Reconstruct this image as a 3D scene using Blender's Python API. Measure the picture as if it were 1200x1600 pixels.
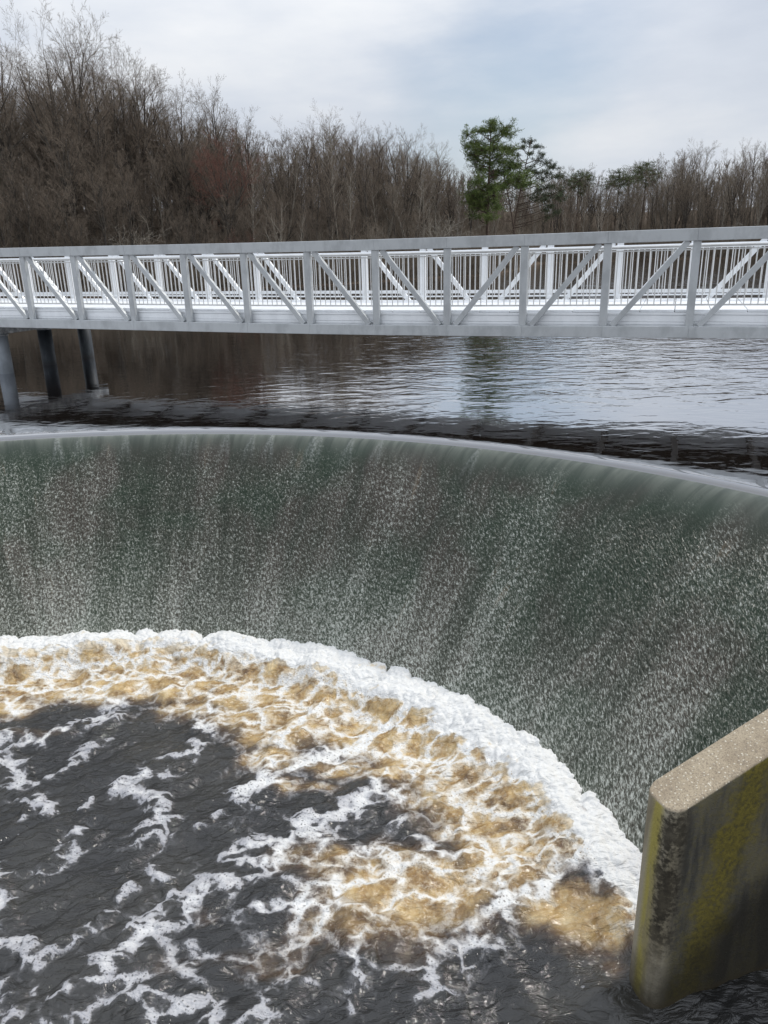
import bpy, math, random
import numpy as np
from mathutils import Vector, Matrix
R_ = math.radians
sc = bpy.context.scene
for o in list(bpy.data.objects): bpy.data.objects.remove(o)
C = sc.collection

# ------------------------------------------------------------------ camera
PITCH, ROLL, FPX = R_(19.2), R_(1.5), 1200.0
cp, sp, cr, sr = math.cos(PITCH), math.sin(PITCH), math.cos(ROLL), math.sin(ROLL)
cam = bpy.data.objects.new('camera', bpy.data.cameras.new('camera')); C.objects.link(cam)
cam.data.sensor_fit = 'VERTICAL'; cam.data.sensor_height = 32; cam.data.sensor_width = 24
cam.data.lens = 24.0; cam.data.clip_start = 0.05; cam.data.clip_end = 3000
M = Matrix(((cr, sr, 0, 0), (-sr*sp, cr*sp, -cp, 0), (-sr*cp, cr*cp, sp, 0), (0, 0, 0, 1)))
cam.matrix_world = M
sc.camera = cam

# ------------------------------------------------------------------ world, sun
SUN_DIR = Vector((0.70, 0.42, 0.95)).normalized()
sun_el = math.asin(SUN_DIR.z); sun_az = math.atan2(SUN_DIR.x, SUN_DIR.y)
w = bpy.data.worlds.new("World"); sc.world = w; w.use_nodes = True
nt = w.node_tree; nt.nodes.clear()
def wn(t, **k):
    n = nt.nodes.new(t)
    for a, b in k.items(): setattr(n, a, b)
    return n
sky = wn('ShaderNodeTexSky', sky_type='NISHITA', sun_disc=False, sun_elevation=sun_el, sun_rotation=sun_az)
b1 = wn('ShaderNodeBackground'); b1.inputs[1].default_value = 0.10
nt.links.new(sky.outputs[0], b1.inputs[0])
b2 = wn('ShaderNodeBackground'); b2.inputs[1].default_value = 1.0
tc = wn('ShaderNodeTexCoord'); mp = wn('ShaderNodeMapping'); mp.inputs['Scale'].default_value = (1.0, 1.0, 3.2)
mp.inputs['Rotation'].default_value = (0.0, 0.25, 0.0)
nt.links.new(tc.outputs['Generated'], mp.inputs[0])
n1 = wn('ShaderNodeTexNoise'); n1.inputs['Scale'].default_value = 2.3; n1.inputs['Detail'].default_value = 7; n1.inputs['Roughness'].default_value = .52
nt.links.new(mp.outputs[0], n1.inputs['Vector'])
cr1 = wn('ShaderNodeValToRGB')
e = cr1.color_ramp.elements
e[0].position = .34; e[0].color = (.55, .60, .69, 1); e[1].position = .66; e[1].color = (.82, .84, .87, 1)
x_ = e.new(.5); x_.color = (.66, .705, .78, 1)
nt.links.new(n1.outputs['Fac'], cr1.inputs[0]); nt.links.new(cr1.outputs[0], b2.inputs[0])
# gap in the cloud where paler blue shows
gdir = Vector((0.150, .98, .19)).normalized()
vd = wn('ShaderNodeVectorMath', operation='DISTANCE'); vd.inputs[1].default_value = gdir
nt.links.new(tc.outputs['Generated'], vd.inputs[0])
ma = wn('ShaderNodeMath', operation='MULTIPLY_ADD'); ma.inputs[1].default_value = .35; 
nt.links.new(n1.outputs['Fac'], ma.inputs[0]); nt.links.new(vd.outputs['Value'], ma.inputs[2])
mr = wn('ShaderNodeMapRange', interpolation_type='SMOOTHSTEP'); mr.inputs[1].default_value = .19; mr.inputs[2].default_value = .36
mr.inputs[3].default_value = .35; mr.inputs[4].default_value = .97
nt.links.new(ma.outputs[0], mr.inputs[0])
mx = wn('ShaderNodeMixShader'); nt.links.new(mr.outputs[0], mx.inputs[0])
nt.links.new(b1.outputs[0], mx.inputs[1]); nt.links.new(b2.outputs[0], mx.inputs[2])
# an overcast sky is brighter overhead than near the horizon
sz = wn('ShaderNodeSeparateXYZ'); nt.links.new(tc.outputs['Generated'], sz.inputs[0])
ov = wn('ShaderNodeMapRange'); ov.inputs[1].default_value = .12; ov.inputs[2].default_value = 1.0; ov.inputs[3].default_value = 1.0; ov.inputs[4].default_value = 1.9
nt.links.new(sz.outputs[2], ov.inputs[0]); nt.links.new(ov.outputs[0], b2.inputs[1])
wo = wn('ShaderNodeOutputWorld'); nt.links.new(mx.outputs[0], wo.inputs[0])

sun = bpy.data.objects.new('sun', bpy.data.lights.new('sun', 'SUN')); C.objects.link(sun)
sun.data.energy = 2.2; sun.data.angle = R_(4); sun.data.color = (1, .955, .88)
sun.rotation_euler = SUN_DIR.to_track_quat('Z', 'Y').to_euler()
sc.view_settings.view_transform = 'Standard'; sc.view_settings.look = 'None'
sc.view_settings.gamma = 1; sc.view_settings.exposure = 0.0
sc.render.engine = 'CYCLES'

# ------------------------------------------------------------------ helpers
def ray(x, y):
    """direction through a point of the 1200 x 1600 photograph, camera at the origin"""
    dx, dy = x-600., 800.-y
    u = dx*cr+dy*sr; v = -dx*sr+dy*cr
    return np.array([u, FPX*cp+v*sp, v*cp-FPX*sp])
def at(x, y, z):
    r = ray(x, y); return r*(z/r[2])
def tag(o, label=None, cat=None, group=None, kind=None):
    if label: o['label'] = label
    if cat: o['category'] = cat
    if group: o['group'] = group
    if kind: o['kind'] = kind
    return o
def empty(name, loc=(0, 0, 0), rz=0):
    o = bpy.data.objects.new(name, None); C.objects.link(o); o.location = loc; o.rotation_euler = (0, 0, rz)
    o.empty_display_size = .2
    return o
def link(name, me, mat=None, parent=None):
    o = bpy.data.objects.new(name, me); C.objects.link(o)
    if mat is not None and not me.materials: me.materials.append(mat)
    if parent is not None: o.parent = parent
    return o
def np_mesh(name, V, Fq, smooth=True):
    """V (n,3); Fq (m,3|4)"""
    V = np.asarray(V, dtype=np.float32); Fq = np.asarray(Fq, dtype=np.int32)
    me = bpy.data.meshes.new(name); k = Fq.shape[1]
    me.vertices.add(len(V)); me.vertices.foreach_set('co', V.ravel())
    me.loops.add(Fq.size); me.loops.foreach_set('vertex_index', Fq.ravel())
    me.polygons.add(len(Fq)); me.polygons.foreach_set('loop_start', np.arange(len(Fq), dtype=np.int32)*k)
    me.polygons.foreach_set('loop_total', np.full(len(Fq), k, dtype=np.int32))
    me.update(calc_edges=True); me.validate()
    me.polygons.foreach_set('use_smooth', np.full(len(me.polygons), smooth, dtype=bool))
    return me
def grid_faces(nu, nv):
    i, j = np.meshgrid(np.arange(nu-1), np.arange(nv-1), indexing='ij'); a = i*nv+j
    return np.stack([a, a+nv, a+nv+1, a+1], -1).reshape(-1, 4)
class MB:
    """boxes, bars and tubes gathered into one mesh"""
    def __init__(s): s.v = []; s.f = []
    def add(s, V, F):
        n = len(s.v); s.v += [tuple(p) for p in V]; s.f += [tuple(i+n for i in f) for f in F]
    def obox(s, c, ax, ay, az, bev=0.0):
        """box: centre, three half-axis vectors; chamfered along its edges when bev > 0"""
        c, ax, ay, az = map(lambda q: np.array(q, float), (c, ax, ay, az))
        if bev <= 0:
            V = [c+a*ax+b*ay+d*az for a in(-1, 1) for b in(-1, 1) for d in(-1, 1)]
            s.add(V, [(0, 1, 3, 2), (4, 6, 7, 5), (0, 4, 5, 1), (2, 3, 7, 6), (0, 2, 6, 4), (1, 5, 7, 3)]); return
        L = [np.linalg.norm(q) for q in(ax, ay, az)]; b_ = [min(bev/l, .45) for l in L]
        V = []; idx = {}
        for a in(-1, 1):
            for b in(-1, 1):
                for d in(-1, 1):
                    for m in range(3):
                        q = [a*(1-b_[0]), b*(1-b_[1]), d*(1-b_[2])]; q[m] = (a, b, d)[m]
                        idx[(a, b, d, m)] = len(V); V.append(c+q[0]*ax+q[1]*ay+q[2]*az)
        F = []
        for m in range(3):
            o1, o2 = [k for k in range(3) if k != m]
            for sg in(-1, 1):
                loop = []
                for (p, q) in((-1, -1), (1, -1), (1, 1), (-1, 1)):
                    t = [0, 0, 0]; t[m] = sg; t[o1] = p; t[o2] = q; loop.append(idx[tuple(t)+(m,)])
                F.append(loop)
                for sg2 in(-1, 1):
                    pass
            for p in(-1, 1):
                for q in(-1, 1):
                    t0 = [0, 0, 0]; t1 = [0, 0, 0]; t0[m] = -1; t1[m] = 1
                    for t in(t0, t1): t[o1] = p; t[o2] = q
                    F.append([idx[tuple(t0)+(o1,)], idx[tuple(t1)+(o1,)], idx[tuple(t1)+(o2,)], idx[tuple(t0)+(o2,)]])
        for a in(-1, 1):
            for b in(-1, 1):
                for d in(-1, 1): F.append([idx[(a, b, d, m)] for m in range(3)])
        s.add(V, F)
    def bar(s, a, b, wside, hup, side, bev=0.004):
        a, b = np.array(a, float), np.array(b, float); d = (b-a); L = np.linalg.norm(d); d /= L
        side = np.array(side, float); side -= side.dot(d)*d; side /= np.linalg.norm(side); up = np.cross(d, side)
        s.obox((a+b)/2, d*L/2, side*wside/2, up*hup/2, bev)
    def tube(s, pts, rad, n=8, cap=True):
        pts = [np.array(p, float) for p in pts]
        if not hasattr(rad, '__len__'): rad = [rad]*len(pts)
        V = []
        for i, p in enumerate(pts):
            d = pts[min(i+1, len(pts)-1)]-pts[max(i-1, 0)]; d /= np.linalg.norm(d)
            r = np.array([1., 0, 0]) if abs(d[0]) < .8 else np.array([0, 1., 0])
            a = np.cross(d, r); a /= np.linalg.norm(a); b = np.cross(d, a)
            for k in range(n):
                t = 2*math.pi*k/n; V.append(p+rad[i]*(math.cos(t)*a+math.sin(t)*b))
        F = [(i*n+k, i*n+(k+1) % n, (i+1)*n+(k+1) % n, (i+1)*n+k) for i in range(len(pts)-1) for k in range(n)]
        if cap: F += [tuple(range(n))[::-1], tuple(range((len(pts)-1)*n, len(pts)*n))]
        s.add(V, F)
    def build(s, name, mat, parent=None, smooth=False):
        me = bpy.data.meshes.new(name); me.from_pydata(s.v, [], s.f); 
        import bmesh
        bm = bmesh.new(); bm.from_mesh(me); bmesh.ops.recalc_face_normals(bm, faces=bm.faces); bm.to_mesh(me); bm.free()
        if smooth: me.polygons.foreach_set('use_smooth', [True]*len(me.polygons))
        return link(name, me, mat, parent)

# numpy noise
def _hash(ix, iy, seed):
    h = (ix.astype(np.int64)*374761393+iy.astype(np.int64)*668265263+seed*1442695041) & 0xffffffff
    h = ((h ^ (h >> 13))*1274126177) & 0xffffffff
    return ((h ^ (h >> 16)) & 0xffffff)/float(0xffffff)
def perlin(x, y, seed=0):
    ix, iy = np.floor(x), np.floor(y); fx, fy = x-ix, y-iy
    u = fx*fx*fx*(fx*(fx*6-15)+10); v = fy*fy*fy*(fy*(fy*6-15)+10)
    def g(a, b):
        t = _hash(ix+a, iy+b, seed)*2*np.pi; return np.cos(t)*(fx-a)+np.sin(t)*(fy-b)
    return 1.4*((g(0, 0)*(1-u)+g(1, 0)*u)*(1-v)+(g(0, 1)*(1-u)+g(1, 1)*u)*v)
def fbm(x, y, seed=0, octv=4, rough=.5):
    s = 0; a = 1; t = 0
    for o in range(octv): s = s+a*perlin(x*2**o, y*2**o, seed+o*17); t += a; a *= rough
    return s/t
def worley(x, y, seed=0):
    ix, iy = np.floor(x), np.floor(y); d = np.full(x.shape, 9.)
    for a in(-1, 0, 1):
        for b in(-1, 0, 1):
            px = ix+a+_hash(ix+a, iy+b, seed); py = iy+b+_hash(ix+a, iy+b, seed+5)
            d = np.minimum(d, np.hypot(px-x, py-y))
    return d
def sstep(a, b, x):
    t = np.clip((x-a)/(b-a), 0, 1); return t*t*(3-2*t)

# ------------------------------------------------------------------ material helper
class Mat:
    def __init__(s, name):
        s.m = bpy.data.materials.new(name); s.m.use_nodes = True; s.t = s.m.node_tree
        s.b = s.t.nodes['Principled BSDF']; s.out = s.t.nodes['Material Output']
    def n(s, t, ins=None, **k):
        nd = s.t.nodes.new(t)
        for a, b in k.items(): setattr(nd, a, b)
        for a, b in (ins or {}).items():
            if isinstance(b, bpy.types.NodeSocket): s.t.links.new(b, nd.inputs[a])
            else: nd.inputs[a].default_value = b
        return nd
    def set(s, **k):
        for a, b in k.items():
            a = a.replace('_', ' ')
            if isinstance(b, bpy.types.NodeSocket): s.t.links.new(b, s.b.inputs[a])
            else: s.b.inputs[a].default_value = b
        return s
    def coord(s, which='Object', scale=(1, 1, 1), rot=(0, 0, 0)):
        t = s.n('ShaderNodeTexCoord'); return s.n('ShaderNodeMapping', {'Vector': t.outputs[which], 'Scale': scale, 'Rotation': rot}).outputs[0]
    def noise(s, vec, scale, detail=4, rough=.5, dist=0):
        return s.n('ShaderNodeTexNoise', {'Vector': vec, 'Scale': scale, 'Detail': detail, 'Roughness': rough, 'Distortion': dist}).outputs['Fac']
    def voro(s, vec, scale, feature='F1', rnd=1.0, out='Distance'):
        return s.n('ShaderNodeTexVoronoi', {'Vector': vec, 'Scale': scale, 'Randomness': rnd}, feature=feature).outputs[out]
    def math(s, op, a, b=0.0, c=0.0, clamp=False):
        nd = s.n('ShaderNodeMath', {0: a, 1: b, 2: c}, operation=op); nd.use_clamp = clamp; return nd.outputs[0]
    def ss(s, x, a, b, lo=0.0, hi=1.0):
        return s.n('ShaderNodeMapRange', {0: x, 1: a, 2: b, 3: lo, 4: hi}, interpolation_type='SMOOTHSTEP').outputs[0]
    def ramp(s, x, stops):
        nd = s.n('ShaderNodeValToRGB', {0: x}); e = nd.color_ramp.elements
        e[0].position, e[0].color = stops[0][0], (*stops[0][1], 1); e[1].position, e[1].color = stops[-1][0], (*stops[-1][1], 1)
        for p, c in stops[1:-1]: q = e.new(p); q.color = (*c, 1)
        return nd.outputs[0]
    def mix(s, f, a, b, bt='MIX'):
        nd = s.n('ShaderNodeMix', data_type='RGBA', blend_type=bt)
        for k, v in ((0, f), (6, a), (7, b)):
            if isinstance(v, bpy.types.NodeSocket): s.t.links.new(v, nd.inputs[k])
            else: nd.inputs[k].default_value = v if k == 0 else (*v, 1) if len(v) == 3 else v
        return nd.outputs[2]
    def bump(s, h, strength, dist, normal=None):
        ins = {'Height': h, 'Strength': strength, 'Distance': dist}
        if normal is not None: ins['Normal'] = normal
        return s.n('ShaderNodeBump', ins).outputs[0]
    def attr(s, name): return s.n('ShaderNodeAttribute', attribute_name=name).outputs['Fac']

# ================================================================== LEVELS
LAKE, POOL = -2.92, -6.10
CC, CR = np.array([-4.28, 1.39]), 11.57        # crest arc
TC, TR = np.array([-4.16, 3.97]), 6.80         # arc where the sheet meets the pool

# ------------------------------------------------------------------ lake
def shore_r(az):      # distance from the viewer to the far bank, by bearing in degrees
    return np.interp(az, [-80, -45, -27, -15, -3, 2.7, 8.0, 9.8, 11.2, 18, 26, 45, 80], [36, 44, 55, 60, 64, 70, 76, 86, 108, 120, 117, 105, 90])
def ground_h(x, y):
    r = np.hypot(x, y); az = np.degrees(np.arctan2(x, y)); t = r-shore_r(az)
    left = np.interp(az, [-30, 0, 10], [1, .6, .25])
    return LAKE-.5+.75*sstep(-2, .8, t)+(.5+.5*left)*sstep(.5, 6, t)+left*1.2*sstep(5, 45, t)+8.5*sstep(12, 110, t) + np.where(t > 1, .18*perlin(x*.3, y*.3, 3), 0)

m = Mat('lake_water')
co = m.coord('Object')
mp1 = m.n('ShaderNodeMapping', {'Vector': co, 'Rotation': (0, 0, R_(-34)), 'Scale': (1.2, 2.2, 1)}).outputs[0]
mp2 = m.n('ShaderNodeMapping', {'Vector': co, 'Rotation': (0, 0, R_(12)), 'Scale': (1.4, 2.4, 1)}).outputs[0]
na = m.noise(mp1, 1.05, 2, .42, .8); nb = m.noise(mp2, 2.4, 2, .5, .5); nc = m.noise(co, .35, 2)
calm = m.ss(m.attr('breeze'), 0.0, 1.0, .12, 1.0)
h = m.math('ADD', m.math('MULTIPLY', na, 1.0), m.math('MULTIPLY', nb, .30))
h = m.math('MULTIPLY', h, m.math('MULTIPLY', calm, m.ss(nc, .3, .7, .55, 1.05)))
nrm = m.bump(h, 1.0, .034)
df = m.n('ShaderNodeBsdfDiffuse', {'Color': (.012, .008, .005, 1)}).outputs[0]
gl = m.n('ShaderNodeBsdfGlossy', {'Color': (.97, .98, 1, 1), 'Roughness': .03, 'Normal': nrm}).outputs[0]
lw = m.n('ShaderNodeLayerWeight', {'Blend': .5, 'Normal': nrm}).outputs['Facing']
fac = m.math('MULTIPLY_ADD', m.math('POWER', lw, 1.35), .95, .03, True)
sh = m.n('ShaderNodeMixShader', {0: fac, 1: df, 2: gl}).outputs[0]
m.t.links.new(sh, m.out.inputs[0])
M_lake = m.m
angs = np.radians(np.concatenate([np.linspace(-120, 120, 481)]))
rads = np.concatenate([CR-.02+np.array([0, .03, .07, .12, .18, .26, .36, .5, .7, .95, 1.3, 1.8, 2.5]), CR+np.geomspace(3.2, 170, 40)])
A, Rr = np.meshgrid(angs, rads, indexing='ij')
q = Rr-CR
Z = LAKE-.035*np.exp(-np.clip(q, 0, None)/.06)-.03*np.exp(-np.clip(q, 0, None)/.02)
X = CC[0]+Rr*np.sin(A); Y = CC[1]+Rr*np.cos(A)
me = np_mesh('lake', np.stack([X, Y, Z], -1).reshape(-1, 3), grid_faces(*A.shape)[:, ::-1])
br = np.clip(.15+.85*sstep(-6, 7, X-.05*(Y-14)), 0, 1)*np.interp(Y, [0, 12.5, 16, 200], [.18, .3, 1, 1])
br = np.where(q < .6, .12, br)
at_ = me.attributes.new('breeze', 'FLOAT', 'POINT'); at_.data.foreach_set('value', br.ravel().astype(np.float32))
lake = link('lake', me, M_lake); tag(lake, kind='structure')

# ------------------------------------------------------------------ far bank / terrain and river bed
m = Mat('leaf_litter')
co = m.coord('Object'); a = m.noise(co, .9, 6, .65); b = m.noise(co, 9, 4, .7)
m.set(Base_Color=m.mix(m.ss(b, .35, .65), m.ramp(a, [(.3, (.035, .026, .018)), (.55, (.085, .055, .034)), (.75, (.06, .055, .03))]), (.13, .09, .058)),
      Roughness=.95, Normal=m.bump(b, .8, .15))
M_litter = m.m
az = np.linspace(-80, 80, 321); tt = np.array([-6, -2, -.8, -.2, .2, .8, 1.6, 3, 5, 8, 12, 18, 26, 38, 55, 80, 120, 200, 400, 900.])
Az, T = np.meshgrid(az, tt, indexing='ij'); r = shore_r(Az)+T
X = r*np.sin(np.radians(Az)); Y = r*np.cos(np.radians(Az)); Z = ground_h(X, Y)
tag(link('wooded_bank', np_mesh('wooded_bank', np.stack([X, Y, Z], -1).reshape(-1, 3), grid_faces(*Az.shape)[:, ::-1]), M_litter), kind='structure')
g = 1500.
tag(link('river_bed', np_mesh('river_bed', [(-g, -g, -7.6), (g, -g, -7.6), (g, g, -7.6), (-g, g, -7.6)], [(0, 1, 2, 3)]), M_litter), kind='structure')

# ------------------------------------------------------------------ falling sheet over the curved weir
m = Mat('falling_water')
uv = m.n('ShaderNodeUVMap', uv_map='UVMap').outputs[0]          # u: metres along the crest, v: metres down the face
flw = m.n('ShaderNodeUVMap', uv_map='Flow').outputs[0]
sx = m.n('ShaderNodeSeparateXYZ', {0: uv}); U, Vv = sx.outputs[0], sx.outputs[1]
def mapd(v, s_): return m.n('ShaderNodeMapping', {'Vector': v, 'Scale': s_}).outputs[0]
fine = m.noise(mapd(uv, (1, .62, 1)), 30, 3, .7, .5)
fine2 = m.noise(mapd(uv, (1, .6, 1)), 70, 2, .6)
grain = m.voro(mapd(uv, (1, .55, 1)), 34)
streak = m.noise(mapd(flw, (1.1, .22, 1)), 1.0, 5, .62, .6)
streak2 = m.noise(mapd(flw, (6, .55, 1)), 1.0, 4, .6, .5)
big = m.noise(mapd(flw, (.45, .5, 1)), 1.0, 3, .5, .5)
down = m.ss(m.math('ADD', Vv, m.math('MULTIPLY', m.math('SUBTRACT', m.noise(mapd(flw, (2.5, .5, 1)), 1.0, 4, .6), .5), .9)), .22, 1.15)                                        # 0 glassy lip .. 1 broken face
low = m.ss(Vv, 1.4, 4.4)
lip = m.ss(Vv, .05, .75)
# water colour on the face: weed green / brown stone seen through
basec = m.mix(m.ss(big, .42, .58), m.mix(m.ss(streak, .42, .6), (.026, .031, .021), (.044, .034, .026)), (.018, .034, .019))
rust = m.math('MULTIPLY', m.ss(streak2, .60, .72), m.ss(streak, .5, .62))
basec = m.mix(m.math('MULTIPLY', rust, .7), basec, (.13, .085, .045))
basec = m.mix(lip, m.mix(m.ss(streak2, .38, .62), (.060, .072, .060), (.105, .118, .10)), basec)
# aerated flecks
thr = m.math('ADD', m.math('MULTIPLY', low, -.062), m.math('MULTIPLY', m.math('SUBTRACT', streak, .5), -.23))
thr = m.math('ADD', thr, m.math('MULTIPLY', m.math('SUBTRACT', streak2, .5), -.10))
thr = m.math('ADD', thr, .558)
fl = m.math('ADD', m.math('MULTIPLY', fine, .62), m.math('MULTIPLY', fine2, .38))
df = m.math('SUBTRACT', fl, thr)
fleck = m.math('MULTIPLY', m.ss(df, -.03, .14), down)
veil = m.math('MULTIPLY', m.ss(df, -.17, .13), m.math('MULTIPLY', down, m.math('MULTIPLY_ADD', low, .45, .36)))
col = m.mix(veil, basec, (.29, .30, .25))
col = m.mix(m.math('MULTIPLY', fleck, .82), col, (.68, .70, .64))
col = m.mix(m.math('MULTIPLY', m.attr('ridge'), m.ss(fine, .35, .6, .05, .40)), col, (.45, .47, .45))
hgt = m.math('ADD', m.math('MULTIPLY', fine, 1.0), m.math('MULTIPLY', grain, -.35))
bst = m.math('MULTIPLY_ADD', down, .85, .04)
bn = m.n('ShaderNodeBump', {'Height': hgt, 'Strength': bst, 'Distance': .035}).outputs[0]
smooth_w = m.noise(mapd(uv, (2.2, .6, 1)), 1.3, 2, .5, .4)
bn = m.bump(smooth_w, .35, .08, bn)
m.set(Base_Color=col, Roughness=m.math('MULTIPLY_ADD', fleck, .4, m.math('MULTIPLY_ADD', down, .02, .20)), IOR=1.33, Specular_IOR_Level=m.math('MULTIPLY_ADD', down, -.05, .45), Normal=bn)
M_fall = m.m
angs = np.radians(np.linspace(-100, 64, 1050)); vs = np.concatenate([np.linspace(0, .5, 26)[:-1], np.linspace(.5, 4.6, 90)])
A, Vd = np.meshgrid(angs, vs, indexing='ij')
top = np.stack([CC[0]+CR*np.sin(A), CC[1]+CR*np.cos(A)], -1); At = A+.20*np.clip(A, 0, None); toe = np.stack([TC[0]+TR*np.sin(At), TC[1]+TR*np.cos(At)], -1)
zt = LAKE-.063
run = np.linalg.norm(top-toe, axis=-1); drop = zt-POOL
# profile: starts level, bends over a rounded lip, then runs straight down the slope
L = np.hypot(run, drop); fr = np.clip(Vd/4.35, 0, 1.06)
k = 7.0
bend = fr-(1-np.exp(-k*2.2*fr))/(k*2.2)                      # lags behind in height at the lip
f_h = fr+.012*(1-np.exp(-fr*30))-.0*fr
f_z = bend/(1-1/(k*2.2))
f_h = fr*1.0+.030*(1-np.exp(-fr*12))*(1-fr)
P = top+(toe-top)*f_h[..., None]
Z = zt-drop*f_z
u_ = A*CR
wob = .018*fbm(u_*1.3, Vd*.5, 5, 3)*sstep(.03, .5, Vd)+.010*fbm(u_*9, Vd*2, 8, 3)*sstep(.3, 1, Vd)
# little standing ridges where the film parts over snags on the lip
rg = np.random.RandomState(4); rid_ = np.zeros(Vd.shape)
for cx in list((at(px, 690, LAKE-.1)[0] for px in (85, 118, 190, 282, 300, 352, 395, 425, 495, 505, 556, 602, 747))) :
    au = CR*math.asin((cx-CC[0])/CR)
    sl = rg.uniform(-.02, .02)
    wd = .022+.05*Vd
    amp = rg.uniform(.008, .022)
    d1 = np.abs(np.abs(u_-au-sl*Vd)-.10*Vd)
    rid_ = rid_+np.exp(-(d1/(.7*wd))**2)*sstep(.02, .12, Vd)*(1-sstep(.3, .9, Vd))*rg.uniform(.4, 1)
    wob = wob+amp*np.exp(-(d1/wd)**2)*sstep(.0, .1, Vd)*(1-sstep(.35, 1.0, Vd))
n_out = (toe-top)/run[..., None]
P = P+n_out*wob[..., None]*.4; Z = Z+wob*.9
me = np_mesh('weir_waterfall', np.stack([P[..., 0], P[..., 1], Z], -1).reshape(-1, 3), grid_faces(*A.shape))
uvl = me.uv_layers.new(name='UVMap'); li = np.empty(len(me.loops), dtype=np.int32); me.loops.foreach_get('vertex_index', li)
UV = np.stack([u_*((1-fr)+fr*TR/CR*1.15), Vd], -1).reshape(-1, 2).astype(np.float32)
uvl.data.foreach_set('uv', UV[li].ravel())
uv2 = me.uv_layers.new(name='Flow'); uv2.data.foreach_set('uv', np.stack([u_, Vd], -1).reshape(-1, 2).astype(np.float32)[li].ravel())
t_ = me.attributes.new('ridge', 'FLOAT', 'POINT'); t_.data.foreach_set('value', np.clip(rid_, 0, 1).ravel().astype(np.float32))
tag(link('waterfall', me, M_fall), kind='structure')

# ------------------------------------------------------------------ plunge pool
PX0, PX1, PY0, PY1 = -8.2, 4.6, 3.4, 12.2
nx, ny = 900, 640
gx, gy = np.meshgrid(np.linspace(PX0, PX1, nx), np.linspace(PY0, PY1, ny), indexing='ij')
def w2(x, y): p = at(x, y, POOL+.03); return np.array([p[0], p[1]])
wx = gx+.22*fbm(gx*.9, gy*.9, 11, 4)+.05*fbm(gx*5, gy*5, 13, 3); wy = gy+.22*fbm(gx*.9+7, gy*.9, 12, 4)+.05*fbm(gx*5, gy*5, 14, 3)
def stroke(pts, wid, amp=1.0):
    P_ = [w2(a, b) for a, b in pts]; d = np.full(gx.shape, 99.); wv = np.zeros(gx.shape)
    ws = np.linspace(wid[0], wid[1], len(P_)) if hasattr(wid, '__len__') else np.full(len(P_), wid)
    best = np.full(gx.shape, -9.)
    for i in range(len(P_)-1):
        a, b = P_[i], P_[i+1]; v = b-a
        t = np.clip(((wx-a[0])*v[0]+(wy-a[1])*v[1])/(v@v), 0, 1)
        d = np.hypot(wx-a[0]-t*v[0], wy-a[1]-t*v[1]); ww = ws[i]+(ws[i+1]-ws[i])*t
        best = np.maximum(best, amp*np.exp(-(d/(1.55*ww))**2))
    return best
def blob(x, y, rx, ry, ang=0, amp=1.0):      # radii in metres on the water
    c = w2(x, y); ca, sa = math.cos(R_(ang)), math.sin(R_(ang)); dx, dy = wx-c[0], wy-c[1]
    return amp*np.exp(-(((dx*ca+dy*sa)/rx)**2+((-dx*sa+dy*ca)/ry)**2))
rt = np.hypot(wx-TC[0], wy-TC[1]); q = TR-np.hypot(gx-TC[0], gy-TC[1]); qw = TR-rt
th = np.degrees(np.arctan2(gx-TC[0], gy-TC[1]))
D = np.zeros(gx.shape)
band = np.interp(th, [-60, -10, 10, 30, 50, 75, 90, 110], [.6, .5, .5, .7, .8, .65, .45, .3])*(.85+.5*fbm(gx*.8, gy*.8, 91, 3))
D = np.maximum(D, 1.15*(1-sstep(band*.15, band*1.35, qw)))
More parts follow.
